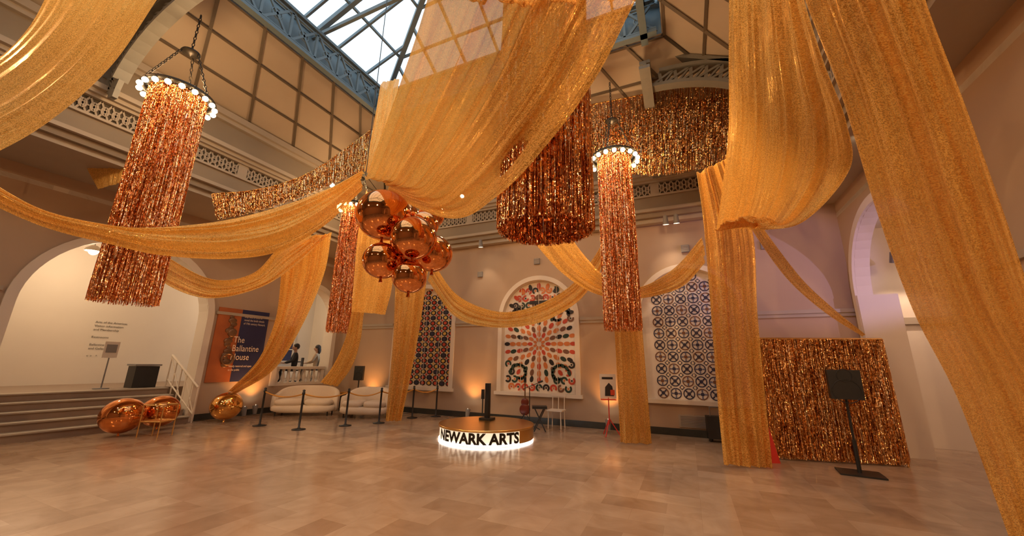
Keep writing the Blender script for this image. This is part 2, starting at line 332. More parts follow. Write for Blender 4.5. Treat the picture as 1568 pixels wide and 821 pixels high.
def girder(p,q,z0,z1,m):
    p=Vector(p);q=Vector(q);n=max(2,int((q-p).length/.62))
    for z in(z0,z1): b.bar(p+Z*z,q+Z*z,.14,.07,m)
    b.bar(p+Z*(z0+.1),q+Z*(z0+.1),.05,.03,m);b.bar(p+Z*(z1-.1),q+Z*(z1-.1),.05,.03,m)
    for i in range(n):
        a=lerp(p,q,i/n);c=lerp(p,q,(i+1)/n);m_=(a+c)/2
        b.bar(a+Z*z0,c+Z*z1,.04,.05,m);b.bar(a+Z*z1,c+Z*z0,.04,.05,m);b.bar(a+Z*z0,a+Z*z1,.05,.05,m)
        d=(q-p).normalized();b.torus(m_+Z*((z0+z1)/2),.11,.02,m,d,Z,n=12,k=4)
e=.35
girder((SX0+e,SY0+.1,0),(SX0+e,SY1-.1,0),8.3,9.1,M_steel);girder((SX1-e,SY0+.1,0),(SX1-e,SY1-.1,0),8.3,9.1,M_steel)
girder((SX0+.1,SY1-e,0),(SX1-.1,SY1-e,0),8.3,9.1,M_steel);girder((SX0+.1,SY0+e,0),(SX1-.1,SY0+e,0),8.3,9.1,M_steel)
b.build('skylight_lattice_girder')
b=MB()
def bracket(fn):
    P=[];Q=[]
    for i in range(13):
        t=i/12*math.pi/2
        P.append(Vector(fn(.02+2.5*(1-math.cos(t)),6.65+1.45*math.sin(t))));Q.append(Vector(fn(.45+2.35*(1-math.cos(t)),6.3+1.45*math.sin(t))))
    for a,c in zip(P,P[1:]): b.bar(a,c,.22,.08,M_steel2)
    for a,c in zip(Q,Q[1:]): b.bar(a,c,.22,.08,M_steel2)
    for i in range(12): b.bar(P[i],Q[i+1],.07,.05,M_steel2);b.bar(Q[i],P[i+1],.07,.05,M_steel2);b.bar(P[i],Q[i],.05,.04,M_steel2)
    b.bar(fn(.1,7.35),fn(2.3,8.45),.22,.1,M_steel2)
for y in(-3.2,2.45,8.0):
    bracket(lambda u,z,y=y:(UX0+u,y,z));bracket(lambda u,z,y=y:(UX1-u,y,z))
for x in(-7.4,-3.9,-.3): bracket(lambda u,z,x=x:(x,UY1-u,z))
b.build('arched_roof_truss')
b=MB();xr=(SX0+SX1)/2;zr=10.6;ze=9.3
yh0,yh1=SY0+2.5,SY1-2.5
b.face([(SX0,SY0,ze),(SX0,SY1,ze),(xr,yh1,zr),(xr,yh0,zr)],M_glass);b.face([(SX1,SY1,ze),(SX1,SY0,ze),(xr,yh0,zr),(xr,yh1,zr)],M_glass)
b.face([(SX0,SY1,ze),(SX1,SY1,ze),(xr,yh1,zr)],M_glass);b.face([(SX1,SY0,ze),(SX0,SY0,ze),(xr,yh0,zr)],M_glass)
n=12
for i in range(n+1):
    y=SY0+(SY1-SY0)*i/n
    for sx in(SX0,SX1):
        t=1.0
        if y<yh0: t=(y-SY0)/(yh0-SY0)
        if y>yh1: t=(SY1-y)/(SY1-yh1)
        if t>0.02: b.bar((sx,y,ze),lerp((sx,y,ze),(xr,y,zr),t),.05,.09,M_steel)
for i in range(1,8):
    x=SX0+(SX1-SX0)*i/8;t=1-abs(x-xr)/((SX1-SX0)/2)
    b.bar((x,SY1,ze),lerp((x,SY1,ze),(x,yh1,zr),t),.05,.09,M_steel);b.bar((x,SY0,ze),lerp((x,SY0,ze),(x,yh0,zr),t),.05,.09,M_steel)
for t in(.0,.3,.6):
    c=[lerp((SX0,SY0,ze),(xr,yh0,zr),t),lerp((SX1,SY0,ze),(xr,yh0,zr),t),lerp((SX1,SY1,ze),(xr,yh1,zr),t),lerp((SX0,SY1,ze),(xr,yh1,zr),t)]
    for q in range(4): b.bar(c[q],c[(q+1)%4],.05,.06,M_steel)
b.bar((xr,yh0,zr),(xr,yh1,zr),.12,.16,M_steel)
for a,c in(((SX0,SY0),(xr,yh0)),((SX1,SY0),(xr,yh0)),((SX0,SY1),(xr,yh1)),((SX1,SY1),(xr,yh1))): b.bar((*a,ze),(*c,zr),.12,.14,M_steel)
for y in(-1.5,4.85):
    b.bar((SX0,y,9.2),(SX1,y,9.2),.07,.09,M_steel);b.bar((xr,y,9.2),(xr,y,zr),.05,.05,M_steel)
    b.bar((SX0,y,ze),(xr,y,zr),.1,.14,M_steel);b.bar((SX1,y,ze),(xr,y,zr),.1,.14,M_steel)
b.build('window_skylight')
ZL=0.8
b=MB();b.face([(-16,-7,0),(-16,12.5,0),(-16,12.5,5),(-16,-7,5)],M_white);b.face([(-16,12.5,0),(-11.8,12.5,0),(-11.8,12.5,5),(-16,12.5,5)],M_white);b.face([(-16,-7,0),(-11.8,-7,0),(-11.8,-7,5),(-16,-7,5)],M_white)
b.build('wall_gallery_left')
b=MB();b.bb((-16,-7,4.95),(-11.8,12.5,5.05),M_white);b.build('ceiling_gallery_left')
b=MB();b.bb((-16,2.4,0),(-13.1,6.6,ZL),M_stair);b.bb((-16,6.6,0),(-12.2,12.5,ZL),M_stair);b.bb((-16,-7,0),(-13.1,2.4,ZL),M_stair);b.build('floor_gallery_landing')
b=MB()
for i in range(5):
    b.bb((-13.1,2.7,0),(-11.55-.31*i,5.9,0.16*(i+1)),M_stair);b.bb((-13.1,2.7,0.16*(i+1)-.025),(-11.52-.31*i,5.9,0.16*(i+1)+.002),M_trim)
b.build('stair_flight')
b=MB();b.face([(8.5,-7,0),(8.5,12,0),(8.5,12,5),(8.5,-7,5)],M_white);b.face([(3.4,11.6,0),(8.5,11.6,0),(8.5,11.6,5),(3.4,11.6,5)],M_white);b.face([(3.4,-7,0),(8.5,-7,0),(8.5,-7,5),(3.4,-7,5)],M_white)
b.face([(3.45,10.4,0),(3.45,11.6,0),(3.45,11.6,5),(3.45,10.4,5)],M_white)
b.bb((3.45,11.52,2.6),(8.5,11.6,2.75),M_trim);b.bb((8.4,-7,2.6),(8.5,12,2.75),M_trim);b.build('wall_gallery_right')
b=MB();b.bb((3.4,-7,4.95),(8.5,12,5.05),M_white);b.build('ceiling_gallery_right')
# ---------------------------------------------------------------- art windows
def disc(b,x,z,r,m,y,n=12,sx=1,sz=1,rot=0):
    pts=[]
    for i in range(n):
        t=2*math.pi*i/n;a=r*sx*math.cos(t);c=r*sz*math.sin(t);pts.append((x+a*math.cos(rot)-c*math.sin(rot),y,z+a*math.sin(rot)+c*math.cos(rot)))
    b.face(pts,m)
def ringf(b,x,z,r0,r1,m,y,n=16,a0=0,a1=2*math.pi):
    for i in range(n):
        t=a0+(a1-a0)*i/n;q=a0+(a1-a0)*(i+1)/n
        b.face([(x+r0*math.cos(t),y,z+r0*math.sin(t)),(x+r1*math.cos(t),y,z+r1*math.sin(t)),(x+r1*math.cos(q),y,z+r1*math.sin(q)),(x+r0*math.cos(q),y,z+r0*math.sin(q))],m)
def inside(w,x,z,mg):
    c,h,si,sp=w
    if z<si+mg or abs(x-c)>h-mg: return False
    return z<sp or math.hypot(x-c,z-sp)<h-mg
def backing(b,w,m,y):
    c,h,si,sp=w;b.face([(c-h,y,si),(c+h,y,si)]+[(c+h*math.cos(math.pi*i/24),y,sp+h*math.sin(math.pi*i/24)) for i in range(25)],m)
y0=YB+.16;y1=YB+.15;y2=YB+.145;y3=YB+.14;y4=YB+.135
b=MB();w=WIN[0];backing(b,w,A_cream,y0)
for i in range(9):
    for j in range(20):
        x=w[0]-1.0+.25*i;z=w[2]+.12+.175*j
        if not inside(w,x,z,.1): continue
        disc(b,x,z,.118,A_black,y1,8,1,.72);c=[A_red,A_yel,A_red,A_navy][(i+(j//2)*1+j%2*2)%4]
        disc(b,x,z,.066,c,y2,8,1,.8);disc(b,x+.125,z+.088,.04,[A_yel,A_red][(i+j)%2],y2,6)
b.build('window_1')
b=MB();w=WIN[1];backing(b,w,A_cream,y0);cx,cz=w[0],2.15
for r_,n_,s_,cs in((.13,8,.055,(A_or,)),(.28,12,.072,(A_red,A_or)),(.45,16,.08,(A_or,A_brown)),(.64,20,.085,(A_or,A_black,A_or,A_red)),(.84,24,.085,(A_or,A_green,A_brown)),(1.02,28,.08,(A_red,A_or,A_black))):
    for i in range(n_):
        t=2*math.pi*(i+.5*(int(r_*10)%2))/n_;x=cx+r_*math.cos(t);z=cz+r_*math.sin(t)
        if inside(w,x,z,.09): disc(b,x,z,s_,cs[i%len(cs)],y1,10,1.15,.72,t)
rs=random.Random(3)
for i in range(-5,6):
    for j in range(15):
        x=cx+.215*i+(j%2)*.1;z=w[2]+.13+.215*j;d_=math.hypot(x-cx,z-cz)
        if d_<1.08 or not inside(w,x,z,.11): continue
        c=[A_or,A_black,A_green,A_red,A_brown,A_black][rs.randrange(6)];a0=rs.random()*6.28
        ringf(b,x,z,.050,.105,c,y2,12,a0,a0+4.9);disc(b,x,z,.028,[A_or,A_red,A_black][rs.randrange(3)],y2,8)
for sx in(-1,1):
    for zc,cc in((1.3,A_green),(2.95,A_black)):
        for q in range(11):
            t=.2+q*.48;rr=.30-.018*q;x=cx+sx*(.60+rr*math.cos(t));z=zc+rr*math.sin(t)
            disc(b,x,z,.07-.002*q,cc,y3,8,1.4,.75,t+1.57 if sx>0 else 1.57-t)
for q in range(11):
    t=math.pi*(q+.5)/11;disc(b,cx+.97*math.cos(t),2.9+.97*math.sin(t),.085,[A_black,A_or,A_red][q%3],y3,10,.7,1.2,t+1.57)
b.bb((cx-.30,y4-.004,3.32),(cx+.30,y4,3.42),A_black);b.bb((cx-.14,y4-.004,3.48),(cx+.14,y4,3.55),A_brown)
b.build('window_2')
b=MB();w=WIN[2];backing(b,w,A_pale,y0)
for i in range(8):
    for j in range(13):
        x=w[0]-1.02+.292*i;z=w[2]+.14+.292*j
        if not inside(w,x,z,.12): continue
        a=[A_navy,A_brown,A_navy][(i+j)%3]
        ringf(b,x,z,.106,.132,a,y1,14);disc(b,x,z,.045,[A_navy,A_brown][(i*j)%2],y1,8)
        for q in range(4):
            t=(math.pi/4 if (i+j)%2 else 0)+q*math.pi/2;disc(b,x+.078*math.cos(t),z+.078*math.sin(t),.032,A_navy if (i+j)%2 else A_blue,y2,6,1.3,.6,t)
        if inside(w,x+.146,z+.146,.05): disc(b,x+.146,z+.146,.062,A_navy,y1,4);disc(b,x+.146,z+.146,.032,A_cream,y2,6)
b.build('window_3')
b=MB()
for w in WIN:
    for t in(-.56,0,.56): b.bb((w[0]+t-.006,YB+.12,w[2]),(w[0]+t+.006,YB+.13,w[3]+math.sqrt(w[1]**2-t*t)),M_white)
b.build('trim_window_muntins')
# ---------------------------------------------------------------- draped fabric (edge curves in room centimetres)
def crom(P,n):
    P=np.array([list(p) for p in P],float)
    E=np.vstack([2*P[0]-P[1],P,2*P[-1]-P[-2]]);out=[]
    for s in np.linspace(0,len(P)-1-1e-9,n):
        i=int(s);t=s-i;p0,p1,p2,p3=E[i:i+4]
        out.append(.5*((2*p1)+(-p0+p2)*t+(2*p0-5*p1+4*p2-p3)*t*t+(-p0+3*p1-3*p2+p3)*t**3))
    return np.array(out)
def drape(A,B,folds=9,amp=.05,bow=0.0,cols=110,seed=0):
    A=V(A);B=V(B);rs=np.random.RandomState(seed+3);L_=sum((A[i+1]-A[i]).length for i in range(len(A)-1))
    n=int(max(36,L_*24));a=crom(A,n);c=crom(B,n);s=np.linspace(0,1,cols)
    P=a[:,None,:]*(1-s)[None,:,None]+c[:,None,:]*s[None,:,None]
    T=np.gradient((a+c)/2,axis=0);Wd=c-a;N=np.cross(T,Wd);N/=(np.linalg.norm(N,axis=1)[:,None]+1e-9)
    v=np.linspace(0,1,n);rip=np.zeros((n,cols))
    for q in range(5):
        k=folds*(0.5+.5*q+.25*rs.rand());ph=rs.rand()*6.28;dr=(rs.rand()-.5)*1.6
        w_=np.sin(2*math.pi*k*s[None,:]+ph+dr*np.sin(v*3+ph)[:,None]+.9*np.sin(2*math.pi*s*1.3+q)[None,:])
        w_=np.sign(w_)*np.abs(w_)**.8
        env=.6+.4*np.sin(v*(2+q)+ph*2)[:,None]*np.cos(s*4+q)[None,:]
        rip+=w_*env*(1/(1+.8*q))
    rip*=amp/2
    P=P+N[:,None,:]*(rip+bow*(4*s*(1-s))[None,:])[:,:,None]
    wid=np.linalg.norm(Wd,axis=1).mean()*1.15;vv=np.concatenate([[0],np.cumsum(np.linalg.norm(np.diff((a+c)/2,axis=0),axis=1))])
    fs=[];uv=[]
    for i in range(n-1):
        for j in range(cols-1):
            fs.append((i*cols+j,i*cols+j+1,(i+1)*cols+j+1,(i+1)*cols+j))
            for (r_,c_) in((i,j),(i,j+1),(i+1,j+1),(i+1,j)): uv.extend((s[c_]*wid,vv[r_]))
    me=bpy.data.meshes.new('gold_fabric_drape');me.from_pydata(P.reshape(-1,3).tolist(),[],fs);me.materials.append(M_fab)
    ul=me.uv_layers.new(name='UVMap');ul.data.foreach_set('uv',uv);me.polygons.foreach_set('use_smooth',[True]*len(fs));me.update()
    o=bpy.data.objects.new('gold_fabric_drape',me);bpy.context.scene.collection.objects.link(o);return o
DR=[
('40 -60 600,-80 80 480,-139 168 440,-157 181 428,-200 217 431,-264 264 418,-329 312 414,-392 360 412,-411 373 426','210 60 580,80 165 475,10 202 408,-10 204 384,-39 219 349,-77 234 318,-131 259 295,-213 310 306,-366 383 389',7,.095,-.12),
('-413 372 431,-444 347 403,-480 309 366,-514 260 330,-548 212 308,-576 177 300,-621 135 312,-696 89 359','-404 365 396,-432 336 337,-463 300 293,-493 259 275,-527 210 270,-557 175 277,-607 135 292,-667 91 324',4,.065,.10),
('-895 317 376,-880 368 338,-845 428 309,-819 484 333,-807 522 403,-787 565 445','-884 323 326,-873 371 287,-833 423 271,-791 486 303,-774 537 356,-745 594 450',4,.07,.06),
('-825 536 409,-825 547 332,-842 561 245,-894 571 158,-974 567 87','-743 596 453,-756 601 353,-804 600 233,-866 594 137,-962 573 77',4,.15,0),
('-513 470 465,-516 468 389,-514 469 305,-512 470 239','-457 484 411,-449 488 338,-446 489 281,-452 486 234',3,.08,.08),
('-732 677 335,-744 683 275,-759 687 208,-786 686 146,-818 682 105','-696 694 336,-715 696 275,-724 703 209,-743 705 147,-778 700 97',3,.07,0),
('-726 801 433,-721 809 250,-722 814 130,-722 814 9','-629 834 432,-648 837 251,-667 839 132,-682 832 10',4,.18,0),
('-620 827 429,-547 849 334,-442 876 289,-349 896 300,-259 915 348,-202 930 415,-168 935 469','-622 816 372,-544 840 275,-444 864 246,-331 893 257,-240 913 305,-187 926 371,-160 927 436',3,.08,.05),
('-237 793 478,-200 821 411,-149 850 351,-89 872 329,-12 874 365,51 859 428','-295 756 429,-236 793 357,-170 835 313,-89 860 304,-2 867 322,49 846 367',3,.07,.05),
('-141 870 500,-141 870 347,-141 870 236,-141 870 117,-141 870 3','-88 894 500,-86 895 348,-84 896 237,-82 897 118,-80 898 1',3,.12,0),
('47 758 525,47 758 411,43 761 252,40 766 118,40 765 4','101 760 547,129 784 409,119 791 253,114 799 119,110 792 1',4,.18,0),
('99 485 726,96 516 670,93 570 604,89 623 526,76 672 448,64 711 393,64 722 392','132 390 586,145 418 541,166 460 486,196 518 441,211 580 407,166 625 360,118 669 367',7,.085,-.2),
('106 301 487,112 315 446,132 346 371,153 388 289,180 434 208,216 483 131,240 512 3','152 267 417,159 281 388,180 313 332,200 344 264,220 375 199,252 411 139,285 442 3',4,.07,0),
('137 832 473,159 831 415,204 840 322,245 848 265,285 855 218','124 822 456,145 822 396,182 828 318,229 838 258,279 850 214',2,.03,0),
('-494 456 678,-458 418 548,-422 379 438','-461 471 690,-428 431 555,-410 385 430',3,.03,0),
('-734 105 705,-743 101 572,-753 75 474,-748 33 408,-740 -40 380','-570 180 709,-595 168 618,-627 154 509,-649 122 407,-656 75 321',4,.05,0),
('-1121 259 616,-1088 273 541,-1049 291 484','-1027 301 590,-1003 312 558,-1011 309 499',3,.03,0)]
for i,d in enumerate(DR): drape(*d,seed=i*11)
# ---------------------------------------------------------------- tinsel fringe
def fringe(b,tops,bots,m,width=.009,seg=14,jit=.08,spread=.004,tw=.7):
    for t,q in zip(tops,bots):
        t=Vector(t);q=Vector(q)+Z*random.uniform(-jit,jit)*.8
        ang=random.uniform(0,math.pi);off=Vector((0,0,0));vs=[];n=max(4,int(seg))
        for i in range(n+1):
            s=i/n;ang+=random.uniform(-tw,tw);off=off+Vector((random.gauss(0,spread),random.gauss(0,spread),0))*.6
            p=t+(q-t)*s+off*min(1,s*3);d=Vector((math.cos(ang),math.sin(ang),0))*width/2;vs+= [p-d,p+d]
        b.add(vs,[[2*i,2*i+1,2*i+3,2*i+2] for i in range(n)],m)
def chandelier(x,y,z,zb,r=.5,rf=.38,strands=1000,jit=.07,spread=.0025):
    b=MB();c=Vector((x,y,z))
    b.torus(c,r,.035,M_iron,n=40,k=8);b.torus(c+Z*.05,r*.86,.02,M_iron,n=32,k=6)
    b.lathe(c,[(r*.80,.03),(r*.92,.05),(r*.98,.03)],M_iron,40)
    for i in range(6): t=i*math.pi/3;b.bar(c+Z*.04,c+Vector((math.cos(t)*r,math.sin(t)*r,.04)),.025,.02,M_iron)
    for i in range(18):
        t=2*math.pi*i/18;p=c+Vector((math.cos(t)*(r+.02),math.sin(t)*(r+.02),0))
        b.cyl(p-Z*.01,p-Z*.05,.022,M_iron,n=8);b.sphere(p-Z*.085,.046,M_bulb,10,8)
    hub=c+Z*.95
    b.lathe(hub,[(.0,.08),(.05,.06),(.14,.0),(.14,-.03),(.05,-.06),(0,-.1)],M_iron,16)
    for i in range(3):
        t=i*2*math.pi/3+.4;b.chain(hub+Vector((math.cos(t)*.12,math.sin(t)*.12,0)),c+Vector((math.cos(t)*r,math.sin(t)*r,.03)),M_iron)
    b.chain(hub+Z*.06,Vector((x,y,9.1 if SX0+.5<x<SX1 and y<SY1-.5 else 8.0)),M_iron)
    tops=[];bots=[]
    for i in range(strands):
        t=random.uniform(0,2*math.pi);rr=rf+random.uniform(-.03,.03);t2=t+random.uniform(-.02,.02);tops.append(c+Vector((math.cos(t)*rr,math.sin(t)*rr,.0)));bots.append(Vector((x+math.cos(t2)*rr,y+math.sin(t2)*rr,zb)))
    fringe(b,tops,bots,M_fr,.0085,26,jit,spread);b.torus(c,rf,.015,M_iron,n=40,k=6)
    o=b.build('chandelier')
    l=bpy.data.lights.new('chandelier_bulbs','POINT');l.energy=85;l.color=(1,.62,.3);l.shadow_soft_size=.2;lo=bpy.data.objects.new('chandelier_bulbs',l);lo.location=(x,y,z+.25);bpy.context.scene.collection.objects.link(lo)
    lo.parent=o
    return o
chandelier(-7.98,2.85,6.19,2.45,strands=1200);chandelier(-1.10,7.74,6.02,2.3,r=.48,rf=.33);chandelier(-8.45,7.47,5.93,2.35,r=.45,rf=.33,strands=800);chandelier(-1.01,2.89,6.2,2.70,strands=2000,jit=.02,spread=.002)
def garland(T,B,tiers,n,m,width,cover):
    b=MB();tops=[];bots=[];t=crom(V(T),n);q=crom(V(B),n)
    for lay in range(tiers):
        for i in range(n):
            o=Vector((random.uniform(-.015,.015),random.uniform(-.03,.03),0));a=Vector(t[i]);c=Vector(q[i])
            s0=lay/(tiers)*.85;tops.append(lerp(a,c,s0)+o);bots.append(lerp(a,c,min(1.02,s0+cover))+o)
    fringe(b,tops,bots,m,width,9,.04,.002);b.tube([Vector(p) for p in t[::max(1,n//12)]],.02,m);return b.build('tinsel_fringe_garland')
garland('-881 406 493,-827 469 523,-766 541 591,-691 630 739','-862 415 439,-819 473 477,-759 544 539,-688 632 633',3,1300,M_fr2,.011,.6)
garland('-173 822 790,-4 844 795,150 859 800','-171 823 616,-21 837 580,122 847 586',4,850,M_fr2,.009,.4)
bl=V2(1.21,9.5);fl_=V2(1.32,8.69);fr_=V2(3.26,9.16);br_=V2(3.3,9.9);HB=2.13
b=MB()
def side(p,q,n,lay=3):
    tops=[];bots=[]
    for l in range(lay):
        for i in range(n):
            a=lerp(p,q,(i+random.random())/n)+Vector((random.uniform(-.03,.03),random.uniform(-.03,.03),0));tops.append(a+Z*HB);bots.append(a+Z*.06+Vector((random.uniform(-.02,.02),random.uniform(-.02,.02),0)))
    fringe(b,tops,bots,M_fr2,.0085,22,.05,.0035,.8)
side(fl_,fr_,520,5);side(bl,fl_,180,4);side(fr_,br_,150,3)
for p in(bl,fl_,fr_,br_): b.cyl(p,p+Z*HB,.02,M_goldmet)
for p,q in((bl,fl_),(fl_,fr_),(fr_,br_),(bl,br_)): b.cyl(p+Z*HB,q+Z*HB,.025,M_goldmet)
b.face([bl+Z*HB,fl_+Z*HB,fr_+Z*HB,br_+Z*HB],M_goldmet)
b.build('tinsel_photo_booth')
# ---------------------------------------------------------------- balloons
def balloon(b,c,r,m):
    b.sphere(c,r,m,36,22,(1,1,.94));b.cyl(Vector(c)-Z*r*.93,Vector(c)-Z*(r*.93+.05),.012,m,r1=.025,n=10)
b=MB()
for p,r in zip(V('-343 349 343,-289 346 304,-328 339 278,-287 342 255,-285 381 294,-349 385 354,-303 395 354,-309 381 288,-333 370 277,-301 379 334'),(.35,.28,.235,.20,.25,.27,.18,.2,.15,.19)): balloon(b,p,r,M_copper)
b.tube([(-3.6,3.7,3.7),(-4.03,3.66,4.21),(-4.03,3.66,9.1)],.006,M_iron)
b.build('balloon_cluster')
def fball(x,y,z,r,m): b=MB();balloon(b,(x,y,z),r,m);b.build('foil_balloon')
fball(-11.0,6.42,.39,.36,M_goldfoil);fball(-10.81,4.31,.40,.37,M_copper);fball(-11.05,5.05,.40,.36,M_copper)
# ---------------------------------------------------------------- stage
b=MB();sc=Vector((-4.15,7.9,0));r=1.03
b.lathe(sc,[(0,.0),(r-.06,0),(r-.06,.03)],M_black,64);b.lathe(sc,[(r-.03,.012),(r-.0,.012),(r-.0,.032),(r-.03,.032)],M_led,64)
b.lathe(sc,[(r-.02,.035),(r-.02,.27)],M_litwhite,64);b.lathe(sc,[(r-.02,.27),(r+.01,.27),(r+.01,.31),(r-.02,.31),(0,.31)],M_goldmet,64)
ca=math.atan2(-sc.y,-sc.x)
def onst(v_):
    a=ca+(v_.x-1.18)/r;return (sc.x+(r+.004)*math.cos(a),sc.y+(r+.004)*math.sin(a),.062+v_.y)
b.text('NEWARK ARTS',.275,onst,M_iron,bold=.012)
for i in range(60):
    a0=ca+.70+i*.05;a1=a0+.05
    b.face([(sc.x+(r+.003)*math.cos(a),sc.y+(r+.003)*math.sin(a),z) for a,z in((a0,.035),(a1,.035),(a1,.27),(a0,.27))],M_goldmet)
b.build('round_stage')
b=MB();p=V2(-4.35,8.3)+Z*.31;b.bb((p.x-.14,p.y-.14,.31),(p.x+.14,p.y+.14,.36),M_black);b.bb((p.x-.05,p.y-.05,.36),(p.x+.05,p.y+.05,1.12),M_black);b.build('column_speaker')
b=MB();p=V2(-3.75,9.45)
for a in(0,2.1,4.2): b.cyl(p+Z*.12,p+Vector((math.cos(a)*.28,math.sin(a)*.28,.01)),.012,M_black,n=8)
b.cyl(p+Z*.1,p+Z*1.0,.012,M_black,n=8);b.cyl(p+Z*.95-R*.18,p+Z*1.12+R*.25,.009,M_black,n=8);b.cyl(p+Z*1.12+R*.22,p+Z*1.16+R*.34,.025,M_black,n=8)
b.build('microphone_stand')
b=MB();p=V2(-4.0,9.75);mg=Matrix.Rotation(.42,3,'Z')
b.sphere(p+Z*.42,.15,M_wood,18,10,(.95,.22,1),mg);b.sphere(p+Z*.60,.11,M_wood,18,10,(.95,.25,.95),mg)
b.cyl(p+Z*.6,p+Z*1.12,.02,M_brass,n=8);b.box(p+Z*1.16,(.07,.02,.14),M_black)
for a in(.4,2.7,4.7): b.cyl(p+Z*.36,p+Vector((math.cos(a)*.22,math.sin(a)*.22,.01)),.01,M_black,n=8)
b.build('electric_guitar')
b=MB();p=V2(-3.43,9.31)
for s in(-1,1):
    b.cyl(p+H*.12*s-R*.14,p+H*.12*s+R*.12+Z*.52,.014,M_black,n=8);b.cyl(p+H*.12*s+R*.14,p+H*.12*s-R*.12+Z*.52,.014,M_black,n=8)
b.box(p+Z*.55,(.36,.3,.06),M_black,.4);b.build('folding_stool')
b=MB();p=V2(-5.4,10.0)
b.cyl(p,p+Z*.85,.018,M_black,n=8);b.lathe(p,[(0,0),(.18,0),(.18,.03),(0,.04)],M_black,16);b.box(p+Z*.72,(.07,.07,.26),M_black);b.build('lighting_stand')
b=MB();p=V2(-3.2,9.95)
for s in(-1,1):
    for q in(-1,1): b.cyl(p+Vector((s*.17,q*.17,0)),p+Vector((s*.16,q*.16,.42)),.014,M_white,n=8)
b.box(p+Z*.43,(.4,.4,.03),M_white)
for s in(-1,0,1): b.cyl(p+Vector((s*.16,.17,.43)),p+Vector((s*.16,.2,.78)),.012,M_white,n=8)
b.box(p+Vector((0,.2,.8)),(.38,.03,.09),M_white);b.build('side_chair')
b=MB();p=V2(-1.77,9.5)
for a in(.3,2.4,4.5): b.cyl(p+Z*.38,p+Vector((math.cos(a)*.24,math.sin(a)*.24,.01)),.012,M_red,n=8)
b.cyl(p+Z*.25,p+Z*.85,.012,M_red,n=8);b.box(p+Z*.80,(.34,.14,.02),M_red,.42)
rz=.42;b.box(p+Z*1.1,(.38,.015,.56),M_white,rz)
mt=Matrix.Rotation(rz,3,'Z')
def pp(x,z,d=-.012): return p+Z*1.1+mt@Vector((x,d,z))
b.face([pp(-.08,-.22),pp(.13,-.22),pp(.10,.0),pp(.02,.08),pp(-.07,-.02)],A_black);b.face([pp(-.14,.16),pp(.12,.16),pp(.12,.21),pp(-.14,.21)],A_black);b.face([pp(.05,-.2,-.014),pp(.15,-.2,-.014),pp(.15,-.08,-.014),pp(.05,-.08,-.014)],A_red)
b.build('poster_stand')
def pa(name,p,zt,w,h,d,rz,base=True):
    b=MB();b.cyl(p+Z*.02,p+Z*(zt-h),.018,M_black,n=10)
    if base: b.box(p+Z*.012,(.55,.45,.024),M_black,rz);b.cyl(p+Z*.02,p+Z*.5,.028,M_black,n=10)
    else:
        for a in(.3,2.4,4.5): b.cyl(p+Z*.4,p+Vector((math.cos(a)*.35,math.sin(a)*.35,.02)),.012,M_black,n=8)
    c=p+Z*(zt-h/2);mt=Matrix.Rotation(rz,3,'Z')
    pts=[(-w/2,-d/2),(w/2,-d/2),(w/2,d*.1),(w*.3,d/2),(-w*.3,d/2),(-w/2,d*.1)]
    vs=[c+mt@Vector((x,y,s*h/2)) for s in(-1,1) for x,y in pts]
    b.add(vs,[[i,(i+1)%6,6+(i+1)%6,6+i] for i in range(6)]+[[5,4,3,2,1,0],[6,7,8,9,10,11]],M_black)
    for zz,rr in((-.1*h/.45,.13*w/.3),(.14*h/.45,.07*w/.3)):
        b.torus(c+mt@Vector((0,-d/2-.003,zz)),rr,.006,M_black,mt@Vector((1,0,0)),Z,n=20,k=6)
    b.build(name)
pa('loudspeaker',V2(2.32,8.2),1.58,.42,.46,.3,-.1);pa('loudspeaker',V2(-9.64,9.48),1.42,.28,.44,.26,.5,False)
b=MB();p=V2(.45,10.0);b.box(p+Z*.3,(.36,.26,.46),M_black,.1);b.cyl(p+Z*.53-R*.1,p+Z*.72-R*.1,.01,M_grey,n=6);b.cyl(p+Z*.53+R*.1,p+Z*.72+R*.1,.01,M_grey,n=6);b.cyl(p+Z*.72-R*.1,p+Z*.72+R*.1,.012,M_grey,n=6)
for s in(-1,1): b.sphere(p+R*.13*s+Z*.04,.04,M_black,10,8)
b.build('rolling_equipment_case')
b=MB();p=V2(1.2,8.35)
b.face([p-R*.13,p+R*.13,p+R*.02+Z*.8+H*.1,p-R*.06+Z*.8+H*.1],M_red);b.face([p-R*.13+H*.25,p+R*.13+H*.25,p+R*.02+Z*.8+H*.1,p-R*.06+Z*.8+H*.1],M_white)
b.build('folding_floor_sign')
for (x,z,sx,sz) in((-5.85,4.35,.17,.17),(-3.9,4.6,.18,.18),(0.2,4.55,.19,.19),(1.95,4.45,.2,.2)):
    b=MB();b.bb((x-sx/2,YB-.05,z-sz/2),(x+sx/2,YB,z+sz/2),M_grey)
    for k_ in range(4): b.bb((x-sx/2+.02,YB-.058,z-sz/2+.03+k_*.04),(x+sx/2-.02,YB-.05,z-sz/2+.045+k_*.04),M_trim)
    b.build('wall_speaker')
b=MB();b.bb((-.3,YB-.04,.2),(.5,YB,.48),M_trim)
for k_ in range(7): b.bb((-.26,YB-.05,.225+k_*.035),(.46,YB-.04,.24+k_*.035),M_grey)
b.build('wall_vent_grille')
